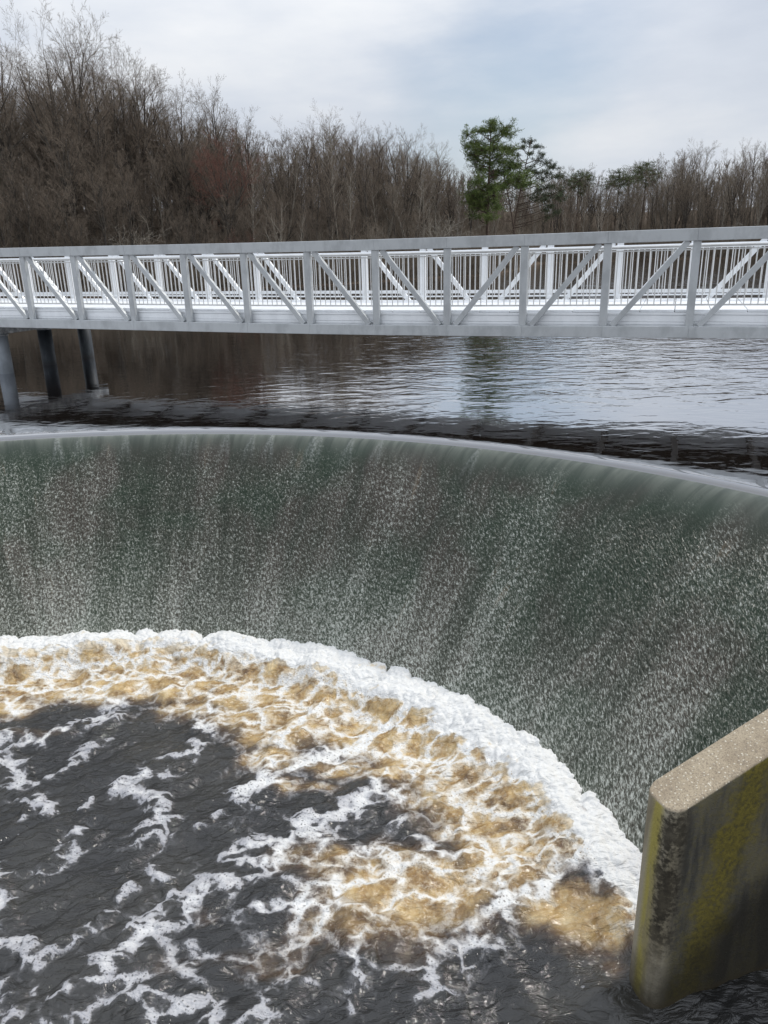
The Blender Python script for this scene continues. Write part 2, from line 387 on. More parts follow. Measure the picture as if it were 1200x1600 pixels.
S = [([(1010, 1385), (940, 1345), (860, 1390), (790, 1410), (765, 1455), (700, 1500), (690, 1530)], (.16, .30), 1.0),
     ([(700, 1500), (640, 1490), (570, 1500)], (.30, .22), .85),
     ([(820, 1180), (760, 1195), (650, 1215), (600, 1225), (560, 1262), (480, 1290), (380, 1330)], (.22, .20), .95),
     ([(560, 1262), (480, 1310), (380, 1360), (320, 1400), (250, 1440), (190, 1490), (130, 1550)], (.14, .24), .88),
     ([(200, 1500), (220, 1560), (300, 1600)], (.24, .26), .8), ([(280, 1600), (400, 1585), (470, 1550)], (.26, .12), .72),
     ([(720, 1110), (640, 1130), (560, 1165), (480, 1195), (430, 1220), (390, 1245)], (.24, .14), 1.0),
     ([(600, 1050), (540, 1090), (470, 1130), (440, 1165), (430, 1205)], (.30, .12), .95),
     ([(400, 1040), (370, 1075), (330, 1120), (300, 1175), (250, 1205), (190, 1228)], (.22, .13), .9),
     ([(190, 1228), (240, 1250), (245, 1290), (225, 1310)], (.10, .16), .85),
     ([(190, 1060), (185, 1110), (160, 1150), (110, 1195), (60, 1225)], (.16, .09), .8),
     ([(0, 1160), (60, 1158), (120, 1135), (180, 1120)], (.15, .13), .95), ([(-60, 1150), (0, 1170), (30, 1215)], (.2, .10), .8),
     ([(0, 1195), (30, 1225), (70, 1250)], (.18, .12), .85), ([(60, 1245), (30, 1280)], .06, .65),
     ([(85, 1255), (70, 1275)], (.10, .07), .8), ([(120, 1295), (140, 1310), (90, 1345)], (.10, .13), .85), ([(150, 1245), (130, 1262)], .055, .75),
     ([(-20, 1380), (15, 1400), (20, 1425)], (.16, .12), .85), ([(-20, 1480), (40, 1470), (50, 1500)], (.12, .10), .84), ([(50, 1500), (110, 1475), (125, 1460)], (.09, .07), .7),
     ([(195, 1400), (180, 1415)], .075, .8), ([(165, 1440), (135, 1465)], (.08, .07), .8), ([(-10, 1530), (20, 1560), (0, 1600)], (.10, .12), .62),
     ([(490, 1320), (520, 1345), (600, 1345), (690, 1345), (760, 1370), (800, 1400)], (.14, .12), .9),
     ([(620, 1240), (640, 1290), (690, 1330), (760, 1350)], (.16, .12), .9), ([(860, 1200), (900, 1260), (940, 1300), (1000, 1350)], (.30, .28), 1.0),
     ([(760, 1370), (850, 1330), (930, 1310)], (.13, .18), .85), ([(410, 1405), (460, 1412), (520, 1430), (550, 1460), (545, 1500), (560, 1540)], (.17, .11), .9),
     ([(430, 1405), (400, 1420)], .16, .95), ([(520, 1500), (490, 1510), (480, 1490)], .09, .75), ([(560, 1560), (540, 1600)], .10, .7),
     ([(300, 1290), (340, 1270), (400, 1260)], .05, .6), ([(370, 1590), (420, 1570)], .1, .8),
     ([(230, 1360), (270, 1400), (300, 1420)], (.06, .12), .8), ([(800, 1060), (760, 1110), (700, 1150)], (.25, .14), .9),
     ([(890, 1190), (820, 1250), (720, 1290), (660, 1290)], (.12, .06), .75), ([(960, 1290), (900, 1340), (850, 1380)], (.14, .1), .8),
     ([(720, 1120), (830, 1180), (900, 1230), (960, 1290)], (.26, .26), 1.0)]
for pts, wd, am in S: D = np.maximum(D, stroke(pts, wd, am))
# where the water is full of fine bubbles (tea coloured), and where the foam net spreads
AM = np.zeros(gx.shape)
for b in [(90, 1075, 1.1, .5, 12, 1), (150, 1050, .6, .3, 0, .9), (30, 1110, .5, .35, 0, .9), (240, 1060, .6, .35, 10, 1), (330, 1080, .8, .5, 0, .9), (290, 1110, .8, .35, 0, .7),
          (430, 1060, .9, .4, 0, 1), (400, 1120, .9, .5, 0, .9), (520, 1130, .9, .55, -20, 1), (430, 1190, .6, .4, 0, .8), (640, 1160, .8, .5, -30, 1), (620, 1210, .6, .22, 0, 1),
          (740, 1190, .7, .4, -40, 1), (820, 1280, .7, .6, -40, 1), (900, 1330, .5, .4, 0, 1), (720, 1290, .6, .3, 0, .7), (620, 1390, .75, .45, 0, 1), (520, 1360, .5, .3, 0, .75),
          (690, 1370, .4, .3, 0, 1), (600, 1440, 1.0, .55, 0, .8), (430, 1500, .9, .4, 0, .42), (480, 1340, .7, .4, 0, .5), (900, 1430, .80, .42, 0, .84), (840, 1420, .4, .3, 0, .65), (960, 1440, .35, .4, 0, .85), (560, 1440, .45, .3, 0, .6), (470, 1230, .5, .18, 0, .7),
          (40, 1150, .8, .2, 0, .5), (720, 1230, 1.2, .75, -35, .95), (600, 1120, 1.5, .6, -20, .95), (640, 1390, 1.15, .75, 0, .95), (800, 1340, .8, .7, -30, .95), (450, 1140, 1.0, .6, 0, .9), (520, 1200, .9, .3, 0, .7), (960, 1500, .2, .18, 0, .5), (300, 1500, .5, .3, 0, .35), (330, 1430, .3, .2, 0, .4)]:
    AM = np.maximum(AM, blob(*b))
AM = np.maximum(AM, .9*(1-sstep(.9, 1.7, qw))*(th < 62))
ZN = np.clip(AM*1.2, 0, 1)
for b in [(560, 1400, 1.5, 1.1, 0, .95), (300, 1500, 1.3, .8, 20, .75), (500, 1420, 1.0, .9, 0, .85), (450, 1300, .8, .5, 0, .5), (650, 1480, .8, .4, 0, .95), (230, 1540, .9, .6, 0, .7), (420, 1540, .9, .5, 0, .55), (650, 1260, .5, .35, 0, .5)]: ZN = np.maximum(ZN, blob(*b))
calm = np.maximum.reduce([blob(880, 1440, .85, .25, 0, 1.3), blob(850, 1550, 1.2, .5, 0, 1.4), blob(960, 1590, .9, .6, 0, 1.4), blob(660, 1595, .7, .2, 0, 1.2)])
ZN = ZN*(1-np.clip(calm, 0, 1)); D = D-.45*np.clip(calm, 0, 1)*(q > .5)*(1-stroke([(1010, 1385), (940, 1345), (860, 1390), (790, 1410)], .2, 1.))
# beyond the nose of the side wall the water is calm and dark
side_ = -(gx-2.04)*math.sin(R_(18))+(gy-4.83)*math.cos(R_(18))
behind = sstep(1.86, 2.02, gx)*sstep(.10, -.02, side_)
D *= 1-behind; ZN *= 1-behind; AM *= 1-behind
# heights
lump = lambda s_, sd: np.sqrt(np.clip(1-(worley(gx*s_+.2*fbm(gx*3, gy*3, sd), gy*s_, sd)/.85)**2, 0, 1))
env = np.exp(-(np.clip(q-.05, 0, None)/.36)**2)
boil = np.clip(env, 0, 1)*(1-behind)
hh = np.interp(th, [-60, 20, 50, 75, 100], [.20, .20, .17, .10, .06])*boil*(1+.55*fbm(gx*1.4, gy*1.4, 21, 3))
hh += boil*(.12*lump(2.3, 31)+.065*lump(5.5, 32)+.035*lump(12, 33)+.03*fbm(gx*22, gy*22, 34, 3))*np.interp(th, [-60, 50, 80, 100], [1, .9, .6, .3])
foamy = sstep(.35, .75, D)
hh += foamy*(1-boil)*(.028*lump(6, 41)+.016*lump(14, 42))
churn = np.clip(AM+.3*ZN, 0, 1)
hh += churn*(.07*fbm(gx*1.3, gy*1.3, 51, 3)+.04*lump(2.1, 52)+.012*fbm(gx*8, gy*8, 53, 3))
c_, s_ = math.cos(R_(35)), math.sin(R_(35)); ru, rv = gx*c_+gy*s_, -gx*s_+gy*c_
rid = lambda f1, f2, sd: 1-2*np.abs(fbm(ru*f1, rv*f2, sd, 3))
hh += (1-boil)*(.085*fbm(ru*.8, rv*1.5, 61, 3)+.040*rid(1.5, 3.2, 62)*(1-.8*np.clip(calm, 0, 1)*(gx > .6))+.010*fbm(ru*6, rv*10, 63, 3))
# smooth furrows in the dark tongue beside the wall
ff = np.clip(calm, 0, 1)*(gx > .4); hh += ff*.022*np.sin((gx*1.2+gy*.9+.5*fbm(gx, gy, 71, 2))*8+1.5*fbm(gx*1.5, gy*1.5, 72, 2))
hh += .06*blob(900, 1425, .6, .3, 0, 1)
Zp = POOL+hh
Zp = np.where((q < -.35) & (side_ > .12), POOL-.4, Zp)
me = np_mesh('plunge_pool', np.stack([gx, gy, Zp], -1).reshape(-1, 3), grid_faces(nx, ny))
for nm, arr in(('foam', D), ('tea', AM), ('net', ZN), ('toe', boil)):
    t_ = me.attributes.new(nm, 'FLOAT', 'POINT'); t_.data.foreach_set('value', arr.ravel().astype(np.float32))
m = Mat('pool_water')
co = m.coord('Object')
fo, te, ne, to = m.attr('foam'), m.attr('tea'), m.attr('net'), m.attr('toe')
def warp(vec, sc_, amt):
    c_n = m.n('ShaderNodeTexNoise', {'Vector': co, 'Scale': sc_, 'Detail': 3, 'Roughness': .55}).outputs['Color']
    d_n = m.n('ShaderNodeVectorMath', {0: c_n, 1: (.5, .5, .5)}, operation='SUBTRACT').outputs[0]
    d_n = m.n('ShaderNodeVectorMath', {0: d_n, 'Scale': amt}, operation='SCALE').outputs[0]
    return m.n('ShaderNodeVectorMath', {0: vec, 1: d_n}, operation='ADD').outputs[0]
wc = warp(warp(co, 1.3, .5), 6.0, .13)
wc = m.n('ShaderNodeMapping', {'Vector': wc, 'Rotation': (0, 0, R_(-35)), 'Scale': (.80, 1.12, .5)}).outputs[0]
v1 = m.voro(wc, 2.5, 'DISTANCE_TO_EDGE', .9); v2 = m.voro(wc, 6.5, 'DISTANCE_TO_EDGE'); v3 = m.voro(warp(co, 9, .05), 26)
f1 = m.noise(co, 1.6, 6, .62, .6); f2 = m.noise(co, 15, 5, .7, .3); f3 = m.noise(co, 60, 3, .7)
p_ = m.math('MULTIPLY', m.math('SUBTRACT', 1.0, m.ss(v1, .0, .42)), .66)
p_ = m.math('ADD', p_, m.math('MULTIPLY', m.math('SUBTRACT', 1.0, m.ss(v2, .0, .36)), .34))
p_ = m.math('ADD', p_, m.math('MULTIPLY', m.math('SUBTRACT', f2, .5), .42))
cov = m.math('MAXIMUM', m.math('MULTIPLY_ADD', m.ss(fo, .9, 1.1), .42, m.math('MULTIPLY', fo, .555)), m.math('MULTIPLY', ne, .485))
cov = m.math('ADD', cov, m.math('MULTIPLY', m.math('SUBTRACT', f1, .5), m.ss(ne, .2, .9, .62, .50)))
T_ = m.n('ShaderNodeMapRange', {0: cov, 1: 0.0, 2: 1.0, 3: 1.22, 4: .0}, clamp=False).outputs[0]
df_ = m.math('SUBTRACT', p_, T_)
soft = m.ss(te, .1, .7)
body = m.mix(soft, m.ss(df_, -.03, .14), m.ss(df_, -.10, .30))
halo = m.math('MULTIPLY', m.ss(df_, -.22, .10), m.ss(m.math('ADD', fo, ne), .03, .3))                       # thin film of bubbles round the thick foam
# pierced by small bubbles where it is thin
holes = m.math('MULTIPLY', m.ss(v3, .34, .12), m.math('SUBTRACT', 1.0, m.ss(cov, .75, 1.1)))
sp_ = m.voro(m.n('ShaderNodeMapping', {'Vector': co, 'Scale': (1, 1.3, .3)}).outputs[0], 5.5)
speck = m.math('MULTIPLY', m.math('SUBTRACT', 1.0, m.ss(sp_, .05, .12)), m.math('MULTIPLY', m.ss(f1, .50, .60, 0, .65), m.ss(ne, .3, 0, 0, 1)))
body = m.math('MULTIPLY', body, m.ss(m.math('ADD', fo, ne), .03, .16)); foam = m.math('MAXIMUM', body, speck)
foam = m.math('MULTIPLY', foam, m.math('SUBTRACT', 1.0, m.math('MULTIPLY', holes, .8)), clamp=True)
foam = m.math('MAXIMUM', foam, m.math('MULTIPLY', m.math('MULTIPLY', halo, m.ss(te, .1, .5, .2, .6)), m.ss(f2, .30, .6)))
milk = m.math('MULTIPLY', m.ss(m.math('ADD', te, m.math('MULTIPLY', m.math('SUBTRACT', f1, .5), .9)), .22, .95), 1.0)
teac = m.ramp(m.noise(co, 2.6, 5, .65, .5), [(.34, (.10, .052, .020)), (.45, (.27, .165, .062)), (.56, (.43, .29, .12)), (.70, (.60, .46, .25))])
teac = m.mix(m.ss(milk, .75, .15), teac, (.13, .058, .018))
teac = m.mix(m.ss(f2, .42, .75, 0, .5), teac, (.64, .55, .38))
water = m.mix(milk, m.mix(m.ss(m.noise(co, .8, 3), .4, .65), (.021, .021, .021), (.033, .032, .029)), teac)
fc = m.mix(m.ss(df_, .05, .45), m.mix(milk, (.36, .36, .38), (.62, .54, .41)), m.mix(m.ss(te, .05, .5), m.mix(m.ss(fo, .6, .95), (.36, .36, .385), (.60, .60, .60)), (.70, .70, .685)))
foam = m.math('MAXIMUM', foam, m.ss(m.math('ADD', to, m.math('MULTIPLY', m.math('SUBTRACT', f2, .5), .5)), .55, .85), clamp=True)
m.set(Base_Color=m.mix(foam, water, fc), Roughness=m.math('MULTIPLY_ADD', foam, .55, m.math('MULTIPLY_ADD', milk, .12, .06)), IOR=1.5)
hb = m.math('ADD', m.math('MULTIPLY', body, .8), m.math('MULTIPLY', m.math('MULTIPLY', m.voro(co, 34), body), m.ss(cov, .6, 1.1, -.5, -.12)))
bn = m.bump(hb, .8, .018)
rip = m.noise(m.n('ShaderNodeMapping', {'Vector': co, 'Rotation': (0, 0, R_(-35)), 'Scale': (1, 2.2, 1)}).outputs[0], 4.5, 4, .55, 1.2)
bn = m.bump(rip, .8, .06, bn)
bn = m.bump(f3, .35, .006, bn)
m.set(Normal=bn)
M_pool = m.m
tag(link('plunge_pool', me, M_pool), kind='structure')
# river running on downstream, below and behind the viewer
m = Mat('river_water'); co = m.coord('Object')
m.set(Base_Color=(.030, .0298, .0295, 1), Roughness=.06, IOR=1.36, Normal=m.bump(m.noise(co, 2.5, 5, .6), .5, .06))
tag(link('river', np_mesh('river', [(-14, -60, POOL-.03), (14, -60, POOL-.03), (14, PY0+.3, POOL-.03), (-14, PY0+.3, POOL-.03)], [(0, 1, 2, 3)]), m.m), kind='structure')

# ------------------------------------------------------------------ side wall
def wall():
    m = Mat('weathered_concrete'); co = m.coord('Object')
    sxy = m.n('ShaderNodeSeparateXYZ', {0: co}); ox, oy, oz = sxy.outputs[:3]   # ox along the wall, oz below its top
    agg = m.voro(co, 40, 'F1'); aggc = m.n('ShaderNodeTexVoronoi', {'Vector': co, 'Scale': 40.}, feature='F1').outputs['Color']
    pick = m.ss(m.n('ShaderNodeSeparateColor', {0: aggc}).outputs[0], .45, .5)
    stone = m.math('MULTIPLY', m.math('SUBTRACT', 1.0, m.ss(m.math('ADD', agg, m.math('MULTIPLY', m.noise(co, 90, 2), .5)), .42, .62)), pick)
    n1_, n2_, n3_ = m.noise(co, 4, 6, .65), m.noise(co, 22, 5, .7), m.noise(m.n('ShaderNodeMapping', {'Vector': co, 'Scale': (5, 5, .9)}).outputs[0], 1.0, 5, .6)
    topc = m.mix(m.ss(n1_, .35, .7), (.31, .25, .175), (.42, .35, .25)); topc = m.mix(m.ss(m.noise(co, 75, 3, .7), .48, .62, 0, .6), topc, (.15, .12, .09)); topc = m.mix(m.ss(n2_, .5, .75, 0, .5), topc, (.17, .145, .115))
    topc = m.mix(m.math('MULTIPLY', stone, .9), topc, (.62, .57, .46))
    lich = m.ss(m.math('ADD', m.math('ADD', n3_, m.math('MULTIPLY', n2_, .3)), m.math('MULTIPLY', n1_, .25)), .70, .86)
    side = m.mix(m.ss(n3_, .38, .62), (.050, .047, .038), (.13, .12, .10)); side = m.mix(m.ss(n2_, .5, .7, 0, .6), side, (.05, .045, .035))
    # one broad oblique tongue of yellow lichen, and thinner ones by the nose
    tongue = m.math('ABSOLUTE', m.math('ADD', m.math('SUBTRACT', ox, .62), m.math('MULTIPLY', m.math('ADD', oz, .45), -.18)))
    tongue = m.math('SUBTRACT', 1.0, m.ss(m.math('ADD', tongue, m.math('MULTIPLY', m.math('SUBTRACT', n1_, .5), .55)), .06, .30))
    noseband = m.math('SUBTRACT', 1.0, m.ss(m.math('ABSOLUTE', m.math('SUBTRACT', m.math('ADD', ox, m.math('MULTIPLY', n2_, .06)), .055)), .02, .07))
    noseband = m.math('MULTIPLY', noseband, m.ss(oy, -.02, .06, 1, .8))
    ly = m.math('MAXIMUM', m.math('MULTIPLY', tongue, m.ss(n2_, .3, .5, .55, 1)), m.math('MULTIPLY', lich, .35))
    side = m.mix(ly, side, m.mix(m.ss(n2_, .35, .65), (.095, .078, .014), (.185, .15, .024)))
    blk = m.ss(m.math('ADD', m.math('ABSOLUTE', m.math('SUBTRACT', oy, -.14)), m.math('MULTIPLY', m.math('SUBTRACT', m.math('ADD', n2_, n1_), 1.0), .34)), -.01, .10, 1, 0)
    blk = m.math('MULTIPLY', blk, m.math('MULTIPLY', m.ss(ox, .22, .12), m.ss(oz, -1.75, -1.1, .0, 1)))
    nose = m.ss(m.math('ADD', ox, m.math('MULTIPLY', m.math('SUBTRACT', n1_, .5), .1)), .20, .05)
    pale = m.mix(m.ss(n3_, .4, .6), (.22, .19, .13), (.33, .295, .22)); pale = m.mix(m.math('MULTIPLY', m.ss(m.math('ABSOLUTE', m.math('ADD', oy, .02)), .09, .02), m.ss(n3_, .4, .55, .3, .9)), pale, (.34, .29, .06))
    side = m.mix(nose, side, pale)
    side = m.mix(m.math('MULTIPLY', m.math('MULTIPLY', blk, .93), m.ss(n1_, .3, .5, .75, 1)), side, (.016, .012, .006))
    # wet dark stain rising from the waterline at the far end
    wet = m.ss(m.math('ADD', m.math('ADD', oz, m.math('MULTIPLY', ox, -.75)), m.math('MULTIPLY', m.math('SUBTRACT', n1_, .5), .7)), -2.05, -1.35, 1, 0)
    side = m.mix(m.math('MULTIPLY', wet, .78), side, (.020, .017, .011))
    tide = m.ss(m.math('ADD', oz, m.math('MULTIPLY', n2_, .10)), -1.98, -1.86, 1, 0)
    side = m.mix(m.math('MULTIPLY', tide, .7), side, (.05, .038, .02))
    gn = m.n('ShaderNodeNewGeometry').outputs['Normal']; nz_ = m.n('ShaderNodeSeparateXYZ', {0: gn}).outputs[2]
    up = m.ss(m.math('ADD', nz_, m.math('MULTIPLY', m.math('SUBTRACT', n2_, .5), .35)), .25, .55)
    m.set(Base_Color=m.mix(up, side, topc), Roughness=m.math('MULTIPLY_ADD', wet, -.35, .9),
          Normal=m.bump(m.math('ADD', n2_, m.math('MULTIPLY', stone, .25)), .7, .012))
    th_ = R_(18); ob = bpy.data.objects.new('retaining_wall', None)
    W, rr, ch, slope, zb = .37, .135, .022, .40, -3.0
    Lw = 5.0
    def outline(ins):
        r2 = rr-ins; pts = []
        for k_ in range(13):
            a = math.pi/2+k_/12*math.pi/2; pts.append((rr+r2*math.cos(a), W/2-rr+r2*math.sin(a)))
        for k_ in range(13):
            a = math.pi+k_/12*math.pi/2; pts.append((rr+r2*math.cos(a), -W/2+rr+r2*math.sin(a)))
        n_ = 24
        pts += [(rr+(Lw-rr)*k_/n_, -W/2+ins) for k_ in range(1, n_+1)]
        pts += [(Lw-(Lw-rr)*k_/n_, W/2-ins) for k_ in range(0, n_)]
        return pts
    rings = []; rows = [(0, zb)]+[(0, -1.9+1.87*k_/16) for k_ in range(17)]+[(.004, -.014), (.012, -.004), (.022, 0)]
    V = []; N_ = len(outline(0))
    for ins, z_ in rows:
        for (a, b) in outline(ins):
            top_ = slope*max(0, a-.06)
            V.append((a, b+.0, z_+top_ if z_ > -1.8 else z_+top_*max(0, (z_+3)/3)))
    F = [(i*N_+k_, i*N_+(k_+1) % N_, (i+1)*N_+(k_+1) % N_, (i+1)*N_+k_) for i in range(len(rows)-1) for k_ in range(N_)]
    F += [tuple(range((len(rows)-1)*N_, len(rows)*N_))]
    me = bpy.data.meshes.new('retaining_wall'); me.from_pydata(V, [], F); me.polygons.foreach_set('use_smooth', [True]*len(me.polygons)); me.update()
    o = link('retaining_wall', me, m.m)
    o.location = (2.04, 4.83, -4.08); o.rotation_euler = (0, 0, th_)
    md = o.modifiers.new('edge', 'EDGE_SPLIT'); md.split_angle = R_(50)
    tag(o, 'rounded nose of a speckled concrete wall streaked with yellow lichen at the edge of the foaming pool', 'wall')
wall()

# ------------------------------------------------------------------ footbridge
BA = np.array([-9.495, 19.781]); BD = np.array([.9358, -.3525]); BN = np.array([.3525, .9358])
def alu(name, base, rough=.42, metal=.55, stain=.5):
    m = Mat(name); co = m.coord('Object')
    a = m.noise(m.n('ShaderNodeMapping', {'Vector': co, 'Scale': (2.2, 2.2, 1.2)}).outputs[0], 1.6, 5, .62); b = m.noise(co, 30, 3, .6)
    dk = tuple(c*.72 for c in base)
    c = m.mix(m.ss(a, .4, .68, 0, stain), (*base, 1), (*dk, 1)); c = m.mix(m.ss(b, .55, .8, 0, .25), c, tuple(min(1, q_*1.15) for q_ in base))
    m.set(Base_Color=c, Metallic=metal, Roughness=m.ss(a, .3, .7, rough-.05, rough+.12), Normal=m.bump(b, .08, .004)); return m.m
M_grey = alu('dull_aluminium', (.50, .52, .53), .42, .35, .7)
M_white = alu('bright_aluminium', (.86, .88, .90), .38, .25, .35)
M_rail = alu('rail_aluminium', (.74, .74, .73), .4, .4, .4)
M_deck = alu('deck_aluminium', (.80, .82, .84), .45, .25, .5)
bridge = empty('footbridge', (BA[0], BA[1], LAKE)); 
tag(bridge, 'long aluminium truss footbridge with slim balusters spanning the lake above the curved weir', 'bridge')
OFF = np.array([BA[0], BA[1], LAKE])
def bp(s_, w_, z):   # bridge axis metres, across, world z
    p = BA+s_*BD+w_*BN; return np.array([p[0], p[1], z+sag(s_)])-OFF
MID = 11.6
def sag(s_): return -.055*math.exp(-((s_-9.5)/7.0)**2)+.01
S3 = [*BD, 0]; N3 = [*BN, 0]
JL, JR = 10, 8
pts_s = [MID+1.5*j for j in range(-JL, JR+1)]; s0, s1_ = pts_s[0]-.1, pts_s[-1]+.1
ZT, ZB = .145, -1.715        # top of upper chord, underside of lower chord
CH, CW = .205, .15
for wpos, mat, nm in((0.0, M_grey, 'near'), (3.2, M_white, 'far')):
    for zc, part in((ZT-CH/2, 'top_chord'), (ZB+CH/2, 'bottom_chord')):
        mb = MB()
        for a, b in zip(pts_s[:-1], pts_s[1:]):
            aa = s0 if a == pts_s[0] else a; bb = s1_ if b == pts_s[-1] else b
            mb.bar(bp(aa, wpos, zc), bp(bb, wpos, zc), CW, CH, N3, .006)
        # welded splice plates
        mb.build(part, mat, bridge)
    zlo, zhi = ZB+CH, ZT-CH
    for i, s_ in enumerate(pts_s):
        mb = MB(); mb.bar(bp(s_, wpos, zlo), bp(s_, wpos, zhi), .10, .135, N3, .005); mb.build('post', mat, bridge)
    for i in range(len(pts_s)-1):
        a, b = pts_s[i], pts_s[i+1]
        # lower end of every brace leans in to midspan
        if b <= MID+.01: lo, hi = b-.16, a+.14
        else: lo, hi = a+.16, b-.14
        mb = MB(); mb.bar(bp(lo, wpos, zlo), bp(hi, wpos, zhi), .085, .10, N3, .005); mb.build('diagonal_brace', mat, bridge)
ZD = -1.235
# deck: planks run across the walkway
mb = MB(); n_pl = int((s1_-s0)/.6)
for i in range(n_pl):
    a = s0+i*(s1_-s0)/n_pl; b = s0+(i+1)*(s1_-s0)/n_pl-.012
    mb.obox(bp((a+b)/2, 1.6, ZD-.02), np.array(S3)*(b-a)/2, np.array(N3)*1.47, (0, 0, .02), .003)
mb.build('deck', M_deck, bridge)
mb = MB(); mb.obox(bp((s0+s1_)/2, 1.6, ZD-.075)-np.array([0, 0, sag((s0+s1_)/2)]), np.array(S3)*(s1_-s0)/2, np.array(N3)*1.44, (0, 0, .006)); mb.build('deck_shade_sheet', None, bridge); SHADE_SHEET = bpy.data.objects['deck_shade_sheet']  # added dark sheet, standing in for the shade beneath the deck
for wv_ in(.125, 3.075):     # ribbed side beams of the deck
    mb = MB()
    for i in range(len(pts_s)-1):
        a, b = pts_s[i]+.008, pts_s[i+1]
        for (zc, hz, dw) in((ZD-.065, .022, -.012), (ZD-.15, .058, 0), (ZD-.235, .022, -.008), (ZD-.30, .04, .0)):
            sg = 1 if wv_ < 1 else -1
            mb.obox(bp((a+b)/2, wv_+sg*dw, zc), np.array(S3)*(b-a)/2, np.array(N3)*.03, (0, 0, hz), .002)
    mb.build('side_beam', M_white, bridge)
m = Mat('shaded_steel'); co = m.coord('Object'); a = m.noise(co, 5, 5, .6)
m.set(Base_Color=m.ramp(a, [(.35, (.025, .026, .028)), (.65, (.05, .05, .05))]), Roughness=.7, Metallic=.2); M_dark = m.m; SHADE_SHEET.data.materials.append(M_dark)  # shade under the bridge is put into this dark colour
for s_ in pts_s:
    mb = MB(); mb.bar(bp(s_, .09, -1.58), bp(s_, 3.11, -1.58), .10, .12, [0, 0, 1], .004); mb.build('floor_beam', M_dark, bridge)
mb = MB()
for wq in(.8, 1.6, 2.4): mb.bar(bp(s0+.05, wq, -1.40), bp(s1_-.05, wq, -1.40), .08, .14, N3, 0)
mb.build('stringers', M_dark, bridge)
# railings inside both trusses
for wq in(.17, 2.98):
    for zc, hz, ww, part in((-.145, .045, .055, 'handrail'), (-.205, .022, .03, 'upper_rail'), (-1.150, .032, .04, 'lower_rail')):
        mb = MB()
        for a, b in zip(pts_s[:-1], pts_s[1:]):
            if part == 'handrail': mb.tube([bp(a, wq, zc), bp(b, wq, zc)], .024, 10, False)
            else: mb.bar(bp(a, wq, zc), bp(b, wq, zc), ww, hz, N3, .003)
        mb.build(part, M_white if wq > 1 else M_rail, bridge)
    if wq > 1:
        mb = MB(); mb.bar(bp(s0, wq+.05, -1.10), bp(s1_, wq+.05, -1.10), .012, .075, N3, .002); mb.build('toe_board', M_white, bridge)
    for i in range(len(pts_s)-1):
        mb = MB(); nb_ = 13
        for k_ in range(nb_):
            s_ = pts_s[i]+(k_+.5)*1.5/nb_
            mb.tube([bp(s_, wq, -1.14), bp(s_, wq, -.19)], .0105, 6, False)
        mb.build('baluster_panel', M_rail, bridge, True)
# ------------------------------------------------------------------ pier under the bridge
m = Mat('pier_steel_shaded'); co = m.coord('Object'); z_ = m.n('ShaderNodeSeparateXYZ', {0: co}).outputs[2]
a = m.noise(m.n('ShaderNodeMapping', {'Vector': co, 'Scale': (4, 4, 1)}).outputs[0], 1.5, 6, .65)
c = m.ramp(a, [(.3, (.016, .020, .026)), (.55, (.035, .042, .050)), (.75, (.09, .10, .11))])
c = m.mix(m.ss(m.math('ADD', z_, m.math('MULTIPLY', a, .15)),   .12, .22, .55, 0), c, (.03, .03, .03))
m.set(Base_Color=c, Roughness=.6, Metallic=.3, Normal=m.bump(a, .3, .02)); M_pier_shade = m.m  # two farther piles: the bridge's shade is put into the darker colour
M_pier_lit = alu('pier_steel_lit', (.19, .21, .23), .6, .2, .9)  # nearest pile: same steel, with the light on it put into a paler colour
m = Mat('pier_cap_steel'); co = m.coord('Object'); a = m.noise(co, 7, 6, .7)
m.set(Base_Color=m.ramp(a, [(.35, (.05, .055, .06)), (.55, (.20, .21, .22)), (.7, (.35, .36, .36))]), Roughness=.6, Metallic=.3); M_cap = m.m
p0 = at(10, 583, LAKE)[:2]
pier = empty('bridge_pier', (p0[0], p0[1], LAKE)); tag(pier, 'bridge pier with a steel cross beam on round grey piles standing in the lake', 'pier')
for k_ in range(3):
    c0 = np.array([BN[0], BN[1]])*1.55*k_
    mb = MB(); mb.tube([(c0[0], c0[1], -1.5), (c0[0], c0[1], .02), (c0[0], c0[1], 1.0)], .185, 28); 
    pl = mb.build('pile', M_pier_shade if k_ else M_pier_lit, pier, True)
    mb = MB(); mb.tube([(c0[0], c0[1], .955), (c0[0], c0[1], .985)], .215, 28); mb.build('collar', M_cap, pl)
mb = MB(); e0 = -BN*.35; e1 = BN*3.6
mb.bar((e0[0], e0[1], 1.09), (e1[0], e1[1], 1.09), .32, .19, [BD[0], BD[1], 0], .01); mb.build('cap_beam', M_cap, pier)

# ------------------------------------------------------------------ trees
def bark(name, c1, c2, sc_=3.0):
    m = Mat(name); co = m.coord('Object'); rnd = m.n('ShaderNodeObjectInfo').outputs['Random']
    a = m.noise(co, sc_, 3, .6); c = m.mix(m.ss(a, .35, .65), c1, c2)
    c = m.mix(m.math('MULTIPLY', rnd, .35), c, tuple(q_*1.7 for q_ in c1)); m.set(Base_Color=c, Roughness=.95, Specular_IOR_Level=.2); return m.m
M_bark = bark('grey_bark', (.042, .036, .030), (.105, .092, .078))
M_twig = bark('brown_twigs', (.118, .094, .073), (.23, .187, .145))
M_pale = bark('pale_bark', (.19, .17, .14), (.34, .31, .26))
M_ptwig = bark('tan_twigs', (.13, .107, .082), (.24, .20, .155))
M_red = bark('red_budded_twigs', (.135, .062, .048), (.20, .095, .072))
M_pbark = bark('pine_bark', (.055, .040, .032), (.12, .088, .068))
